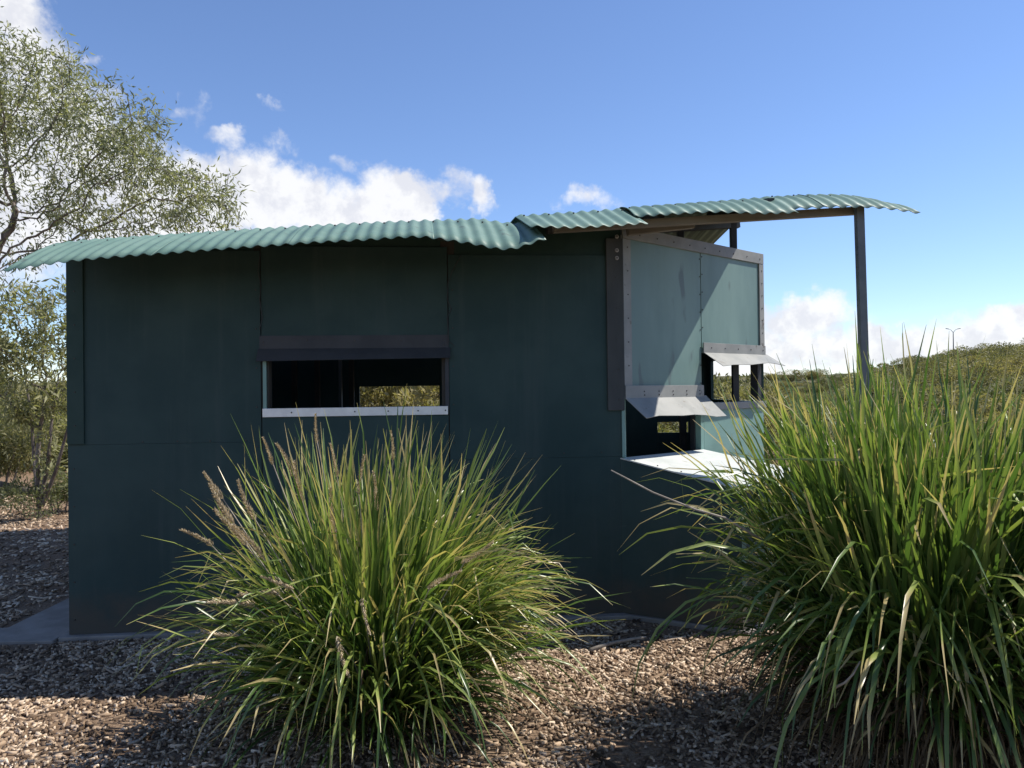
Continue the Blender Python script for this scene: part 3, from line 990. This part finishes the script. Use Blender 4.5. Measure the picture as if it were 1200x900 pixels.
# the scrubby rise on the right
rb = random.Random(3)
hill_spots = []
for Y, n, s0 in ((17, 5, 1.4), (24, 7, 1.9), (33, 9, 2.3), (45, 11, 2.8), (62, 14, 3.2), (85, 16, 3.8), (115, 18, 4.6), (150, 20, 5.5)):
    for i in range(n):
        px = 900 + (i + rb.uniform(.1, .9)) * 460 / n
        hill_spots.append((px, Y * rb.uniform(.92, 1.08), s0 * rb.uniform(.75, 1.25)))
for px, Y, s in hill_spots:
    kd = rb.choice(['heath', 'wattle', 'gold', 'heath', 'tree'])
    if kd == 'gold' and Y > 70: kd = 'heath'
    place = 'at the foot of the rise beyond the roof post' if Y < 29 else ('on the slope of the rise beyond the roof post' if Y < 78 else 'along the skyline crest below the street lamp')
    s_lim = max(.7, s * (.45 if px < 1040 else .85))
    bush(kd, (px - 600) / FPX * Y, Y, s_lim, rb.uniform(.6, .85), {'heath': 'olive bush ', 'wattle': 'green bush ', 'gold': 'golden green bush ', 'tree': 'dark domed small tree '}[kd] + place, group='scrub on the rise')

# ------------------------------------------------------------------ street lamp on the skyline
Yl = 130.0
top = at(1117, 389, Yl)
gz = float(ground_z(top.x, Yl))
lamp = empty('street_lamp', (top.x, Yl, gz)); tag(lamp, 'slim double armed street lamp on the far skyline', 'street lamp')
mb = MB(); mb.tube([(top.x, Yl, gz - .3), (top.x, Yl, gz + 4), tuple(top)], [.11, .09, .06], 8); mb.build('pole', M['steel'], lamp)
for sx in (-1, 1):
    e_ = Vector((top.x + sx * .8, Yl, top.z + .5))
    mb = MB(); mb.tube([top - UZ * .1, top.lerp(e_, .5) + UZ * .12, e_], [.045, .04, .035], 6); mb.build('arm', M['steel'], lamp)
    mb = MB(); mb.bar(e_ - Vector((sx * .06, 0, 0)), e_ + Vector((sx * .45, 0, .10)), .2, .1); mb.build('lamp_head', M['steel'], lamp, bevel=.03)

# ------------------------------------------------------------------ strap-leaved clumps
def blades(n, c, r0, Lr, tilt, droop, width, wind, seg=9, tone=(.2, .75), az_bias=None, tilt_pow=1.0, z0=0.0, fold=.35, kink=.05):
    """arching strap leaves; returns V (n,seg+1,3,3), per-vertex tone"""
    az_ = rng.uniform(0, 2 * np.pi, n)
    if az_bias is not None:
        az_ = az_ + az_bias[1] * np.sin(az_ - az_bias[0]) * -1
    rr = r0 * np.sqrt(rng.uniform(0, 1, n))
    azp = az_ + rng.normal(0, .5, n)
    p = np.stack([c[0] + rr * np.cos(azp), c[1] + rr * np.sin(azp), np.full(n, c[2] + z0) + rng.uniform(-.03, .08, n)], 1)
    th = tilt[0] + (tilt[1] - tilt[0]) * rng.uniform(0, 1, n) ** tilt_pow
    d = np.stack([np.sin(th) * np.cos(az_), np.sin(th) * np.sin(az_), np.cos(th)], 1)
    ph = rng.uniform(0, 6.28, 2)
    L = rng.uniform(Lr[0], Lr[1], n) * (1 + .07 * np.sin(3 * az_ + ph[0]) + .06 * np.sin(7 * az_ + ph[1])) * np.where(rng.uniform(0, 1, n) < .03, 1.12, 1)
    dr = rng.uniform(droop[0], droop[1], n) * (.45 + th)
    w = rng.uniform(width[0], width[1], n) * 1.22
    base_t = rng.uniform(tone[0], tone[1], n)
    V = np.zeros((n, seg + 1, 3, 3)); T = np.zeros((n, seg + 1, 3))
    dry = rng.uniform(.72, 1.25, n)
    side0 = np.stack([-np.sin(az_), np.cos(az_), np.zeros(n)], 1)
    tw = rng.normal(0, .5, n)
    broken = rng.uniform(0, 1, n) < .15
    brk = rng.integers(4, seg, n)
    for i in range(seg + 1):
        t = i / seg
        sd = side0 - d * (side0 * d).sum(1, keepdims=True); sd /= np.linalg.norm(sd, axis=1, keepdims=True) + 1e-9
        nm = np.cross(d, sd)
        a = (tw * t * 1.6)[:, None]
        s2 = sd * np.cos(a) + nm * np.sin(a); n2 = -sd * np.sin(a) + nm * np.cos(a)
        prof = (.55 + 1.8 * t) if t < .25 else (1.0 if t < .7 else max(.10, 1 - ((t - .7) / .3) ** 2.2))
        ww = (w * prof)[:, None]
        V[:, i, 0] = p - s2 * ww * .5 + n2 * ww * fold * .5
        V[:, i, 1] = p
        V[:, i, 2] = p + s2 * ww * .5 + n2 * ww * fold * .5
        tt = base_t + .10 * (t - .4)
        tt = np.where(t > dry, .96, tt)
        T[:, i, :] = tt[:, None]
        step = (L / seg)[:, None]
        p = p + d * step
        g_ = (dr * (2.2 * t ** 1.1) / seg * 3)[:, None]
        d = d + np.array([[0, 0, -1.]]) * g_ + np.array([wind]) * (t / seg) + rng.normal(0, kink, (n, 3)) * (.3 + t)
        kk = broken & (brk == i)
        d[kk] += np.array([0, 0, -1.2]) + rng.normal(0, .5, (int(kk.sum()), 3))
        d /= np.linalg.norm(d, axis=1, keepdims=True)
        low = p[:, 2] < .02
        p[low, 2] = .02 + rng.uniform(0, .02, low.sum())
    return V, T


def blades_mesh(name, V, T, mat):
    n, s1, _, _ = V.shape
    idx = np.arange(n * s1 * 3).reshape(n, s1, 3)
    a = idx[:, :-1, :-1].ravel(); b_ = idx[:, :-1, 1:].ravel(); c = idx[:, 1:, 1:].ravel(); d = idx[:, 1:, :-1].ravel()
    return np_mesh(name, V.reshape(-1, 3), np.stack([a, b_, c, d], 1), mat, T.ravel(), smooth=True)


def spike_meshes():
    out = []
    for s in range(4):
        r = np.random.default_rng(40 + s)
        n = 420; t = r.uniform(0, 1, n); L = .24
        a = r.uniform(0, 6.28, n); env = .011 * (1 - .7 * t) * r.uniform(.3, 1.7, n)
        P = np.stack([env * .3 * np.cos(a), env * .3 * np.sin(a), t * L], 1)
        P[:, 0] += .04 * (t ** 2)
        d = np.stack([np.cos(a), np.sin(a), np.full(n, 1.1)], 1); d /= np.linalg.norm(d, axis=1, keepdims=True)
        x, y = tangent_frame(d); Ln = (env + .008)[:, None] * 1.4; W_ = .0026
        V = np.stack([P, P + d * Ln * .5 + x * W_, P + d * Ln, P + d * Ln * .5 - x * W_], 1).reshape(-1, 3)
        i = np.arange(n)[:, None] * 4
        out.append(np_mesh('flower_spike', V, np.concatenate([i, i + 1, i + 2, i + 3], 1), M['spike'], r.uniform(0, 1, n)))
    return out


SPIKES = spike_meshes()


def clump(label, c, specs, thatch, spikes, n_single=250):
    root = empty('grass_clump', c); tag(root, label, 'grass clump')
    VV = []; TT = []
    for sp in specs:
        V, T = blades(**sp); VV.append(V); TT.append(T)
    V = np.concatenate(VV); T = np.concatenate(TT)
    # the largest-showing leaves (long and towards the open side) stay single leaves
    reach = np.linalg.norm(V[:, -1, 1] - V[:, 0, 1], axis=1) - .35 * V[:, -1, 1, 1] + rng.uniform(0, .5, len(V))
    order = np.argsort(-reach)
    for k in order[:n_single]:
        obj('leaf', blades_mesh('leaf', V[k:k + 1], T[k:k + 1], M['blade']), root)
    rest = order[n_single:]
    stuff_part('foliage', blades_mesh('foliage', V[rest], T[rest], M['blade']), root)
    VV = []; TT = []
    for sp in thatch:
        a, b_ = blades(**sp); VV.append(a); TT.append(b_)
    stuff_part('dead_thatch', blades_mesh('dead_thatch', np.concatenate(VV), np.clip(np.concatenate(TT), 0, 1), M['thatch']), root)
    for i, (p, d, s) in enumerate(spikes):
        o = bpy.data.objects.new('flower_spike', SPIKES[i % 4]); col.objects.link(o); o.parent = root
        o.location = Vector(p) - Vector(c); o.rotation_euler = (Vector(d).normalized().to_track_quat('Z', 'Y') @ Euler((0, 0, i * 1.7)).to_quaternion()).to_euler()
        o.scale = (s, s, s)
        mb = MB(); q = Vector(p); b0 = Vector((c[0] + (q.x - c[0]) * .25, c[1] + (q.y - c[1]) * .25, .15))
        mb.tube([b0, b0.lerp(q, .5) + UZ * .05, q + Vector(d).normalized() * .02], [.003, .003, .002], 4)
        mb.build('flower_stalk', M['twig'], root, fix=False)
    return root


cl = (at(443, 820, 3.5).x, 3.5, 0.0)
specs = [
    dict(n=560, c=cl, r0=.22, Lr=(.8, 1.32), tilt=(.02, .55), droop=(.02, .22), width=(.007, .0125), wind=(.18, -.05, -.05), z0=.08, tone=(.2, .85), kink=.07),
    dict(n=600, c=cl, r0=.24, Lr=(.6, .98), tilt=(.4, 1.0), droop=(.08, .4), width=(.007, .0125), wind=(.15, 0, -.1), z0=.08, tone=(.15, .8), kink=.07),
    dict(n=420, c=cl, r0=.20, Lr=(.85, 1.16), tilt=(.25, .75), droop=(.4, .85), width=(.007, .0125), wind=(.35, -.15, 0), az_bias=(-.1, .85), z0=.08, tone=(.45, .92)),  # right-hand leaves, lighter tone: the sunlit side put into their colour
    dict(n=170, c=cl, r0=.22, Lr=(.85, 1.2), tilt=(.25, .8), droop=(.5, 1.1), width=(.007, .012), wind=(-.05, -.2, 0), az_bias=(-2.0, .85), z0=.08, tone=(.15, .75)),
    dict(n=650, c=cl, r0=.28, Lr=(.35, .8), tilt=(.2, 1.2), droop=(.2, .7), width=(.006, .010), wind=(.1, 0, 0), tone=(0, .3), z0=.05),  # short inner leaves, dark tone: shade inside the clump put into the colour
]
thatch = [dict(n=700, c=cl, r0=.30, Lr=(.25, .7), tilt=(.3, 1.4), droop=(.3, .9), width=(.004, .008), wind=(0, 0, 0), tone=(0, .8), seg=6)]
spk = []
for px, py, Y, ang, s in ((290, 640, 3.1, (-.6, -.1, .8), 1.2), (300, 610, 3.2, (-.55, 0, .85), 1.1), (262, 585, 3.3, (-.6, 0, .8), .9), (345, 560, 3.3, (-.3, 0, .95), 1.0), (355, 590, 3.2, (-.25, -.1, .95), 1.1),
                          (392, 630, 3.1, (-.12, -.1, 1), 1.2), (395, 560, 3.3, (-.1, 0, 1), .9), (420, 580, 3.2, (.05, 0, 1), 1.0), (440, 600, 3.2, (.08, 0, 1), 1.0), (372, 520, 3.4, (-.15, 0, 1), .8),
                          (330, 695, 2.95, (-.95, -.1, .12), 1.0), (300, 708, 3.0, (-1, -.1, .15), 1.1), (280, 745, 3.0, (-1, 0, .0), .9), (345, 690, 2.9, (-.9, -.2, .4), .8), (250, 640, 3.2, (-.8, 0, .6), .9),
                          (395, 745, 2.8, (.2, -.3, -1), .9), (460, 540, 3.4, (.1, 0, 1), .8), (320, 545, 3.4, (-.3, 0, 1), .8), (500, 690, 2.9, (.7, -.2, .5), .9), (540, 660, 3.0, (.8, -.1, .4), .9),
                          (275, 615, 3.15, (-.62, 0, .78), 1.2), (310, 655, 3.05, (-.5, -.1, .8), 1.1), (425, 700, 2.85, (.1, -.3, -.9), .8)):
    spk.append((at(px, py, Y), ang, s * .68))
clump('strappy green grass clump with tan flower spikes below the window slot', cl, specs, thatch, spk)

cr = (at(1112, 820, 3.15).x, 3.15, 0.0)
specs = [
    dict(n=1500, c=cr, r0=.43, Lr=(.98, 1.36), tilt=(.02, .52), droop=(.04, .42), width=(.008, .015), wind=(.22, -.05, -.05), tone=(.2, .75), z0=.24, kink=.07),
    dict(n=860, c=cr, r0=.42, Lr=(.7, 1.02), tilt=(.3, .85), droop=(.25, .7), width=(.008, .015), wind=(.3, -.1, -.1), tone=(.15, .7), z0=.2, kink=.07),
    dict(n=560, c=cr, r0=.36, Lr=(1.0, 1.45), tilt=(.2, .7), droop=(.6, 1.2), width=(.008, .015), wind=(.35, -.35, 0), az_bias=(-.6, .85), tone=(.2, .75), z0=.22),
    dict(n=320, c=cr, r0=.38, Lr=(.9, 1.3), tilt=(.3, .75), droop=(1.0, 1.8), width=(.008, .014), wind=(.25, -.2, 0), az_bias=(-1.2, .7), tone=(.1, .6), z0=.2),
    dict(n=850, c=cr, r0=.42, Lr=(.4, .9), tilt=(.1, 1.0), droop=(.3, .9), width=(.007, .012), wind=(.1, 0, 0), tone=(0, .3), z0=.18),  # inner leaves again darkened by tone, painting in the shade of the clump's heart
]
thatch = [dict(n=2000, c=cr, r0=.44, Lr=(.3, .7), tilt=(.2, 1.1), droop=(.5, 1.3), width=(.004, .008), wind=(0, 0, 0), tone=(0, .7), seg=6, z0=.08),
          dict(n=1500, c=cr, r0=.46, Lr=(.3, .65), tilt=(.3, 1.1), droop=(.9, 1.8), width=(.003, .007), wind=(0, 0, 0), tone=(.1, 1), seg=6, z0=.22)]
clump('tall dense strappy grass clump with brown thatch beside the pale ledge', cr, specs, thatch, [], 260)

# bare dry stem poking out of the right clump, and fallen sticks
def stick(label, pts, r, name='dry_stick', m=M['twig'], cat='stick'):
    mb = MB(); mb.tube(pts, np.linspace(r, r * .5, len(pts)), 6)
    o = mb.build(name, m, smooth=True, fix=False); tag(o, label, cat); return o


stick('thin bare dry stem reaching from the tall grass towards the wall', [at(905, 640, 3.1), at(850, 607, 3.1), at(815, 597, 3.1), at(765, 577, 3.12), at(735, 561, 3.14), at(716, 551, 3.15)], .0055, 'bare_branch')
def gpt(px, py, h=.015):
    d = CAM_ROT @ Vector(((px - 600) / FPX, (450 - py) / FPX, -1)); t = -(CAM_H - h) / d.z
    return Vector((d.x * t, d.y * t, h))
stick('pale curved stick lying on mulch under the wing corner', [gpt(692, 762, .02), gpt(715, 754, .03), gpt(740, 749, .035), gpt(757, 746.5, .03)], .014)
stick('short grey twig on mulch beside the strappy clump', [gpt(150, 872, .02), gpt(162, 868, .03), gpt(185, 850, .03)], .008)
stick('crooked brown twig lodged in the tall grass thatch', [at(978, 806, 2.55), at(990, 800, 2.54), at(1000, 790, 2.53), at(1008, 775, 2.53)], .005, 'dry_twig')
lg = [gpt(-60, 566, .12), gpt(0, 569, .11), gpt(28, 575, .08), gpt(62, 578, .06)]
stick('grey fallen log at the edge of the sunny litter', lg, .10, 'fallen_log', M['bark'], 'log')


# ------------------------------------------------------------------ mulch
def chips(n, x0, x1, y0, y1, L, W, keep=None, pow_=1.0):
    X = rng.uniform(x0, x1, n); Y = y0 + (y1 - y0) * rng.uniform(0, 1, n) ** pow_
    if keep is not None:
        k = keep(X, Y); X, Y = X[k], Y[k]
    pt = np.array([noise.noise((x * 1.1, y * 1.1, 3.3)) + .6 * noise.noise((x * 3.1, y * 3.1, 8.1)) for x, y in zip(X, Y)])
    k = rng.uniform(0, 1, len(X)) < np.clip(1.0 + 1.6 * (pt + .18), .18, 1)
    X, Y, pt = X[k], Y[k], pt[k]
    n = len(X)
    Z = ground_z(X, Y) + rng.uniform(.0, .012, n)
    l = rng.uniform(L[0], L[1], n) * rng.choice([.5, .8, 1, 1.5], n, p=[.35, .35, .22, .08]); w = np.minimum(rng.uniform(W[0], W[1], n), l * .7); h = rng.uniform(.002, .006, n)
    yaw = rng.uniform(0, 6.28, n); tx = rng.normal(0, .22, n); ty = rng.normal(0, .22, n)
    ex = np.stack([np.cos(yaw), np.sin(yaw), tx], 1); ey = np.stack([-np.sin(yaw), np.cos(yaw), ty], 1)
    ez = np.cross(ex, ey); ez /= np.linalg.norm(ez, axis=1, keepdims=True)
    Pc = np.stack([X, Y, Z + .002], 1)
    co = np.array([(-1, -1), (1, -1), (1, 1), (-1, 1)])
    V = np.zeros((n, 8, 3))
    for k, (a, b_) in enumerate(co):
        ja = rng.uniform(.55, 1, (n, 1)) * a * .5; jb = rng.uniform(.5, 1, (n, 1)) * b_ * .5
        q = Pc + ex * l[:, None] * ja + ey * w[:, None] * jb
        V[:, k] = q - ez * h[:, None]; V[:, 4 + k] = q + ez * h[:, None]
    Fq = np.array([(4, 5, 6, 7), (0, 1, 5, 4), (1, 2, 6, 5), (2, 3, 7, 6), (3, 0, 4, 7)])
    F = (np.arange(n)[:, None, None] * 8 + Fq[None]).reshape(-1, 4)
    tone = np.repeat(np.clip(rng.beta(1.5, 2.0, n) + .22 * pt, 0, 1), 5)
    return V.reshape(-1, 3), F, tone


def off_building(X, Y):
    fw = (Y - 4.74) - (X + 2.776) * .094
    on_slab = (X > -2.85) & (X < .8) & (fw > -.01)
    wing = (X >= .75) & ((X - .76) * .62 + (Y - 5.10) * .79 > -.02) & (X < 1.45)
    wing |= (X >= 1.40) & ((Y - 4.7) > (X - 1.42) * .9)
    pathm = (X > -3.92) & (X <= -2.8) & (Y > 4.68) & (Y < 4.95) | (X > -3.38) & (X <= -2.8) & (Y > 4.9)
    view = np.abs(X) < Y * .72 + .3
    return ~(on_slab | wing | pathm) & view


parts_ = [chips(42000, -4.2, 3.6, 2.0, 5.4, (.014, .034), (.005, .012), off_building),
          chips(26000, -4.2, 3.6, 2.0, 5.4, (.024, .075), (.007, .018), off_building),
          chips(2600, -4.2, 3.6, 2.0, 5.4, (.06, .14), (.007, .02), off_building),
          chips(16000, -9, -2.9, 5, 13, (.03, .09), (.012, .03), off_building)]
off = 0; Vs = []; Fs = []; Ts = []
for V, F, t in parts_:
    Vs.append(V); Fs.append(F + off); Ts.append(t); off += len(V)
mo = obj('mulch', np_mesh('mulch', np.concatenate(Vs), np.concatenate(Fs), M['chip'], np.concatenate(Ts)))
tag(mo, 'loose bark and wood chip mulch covering the ground', 'mulch', kind='stuff')
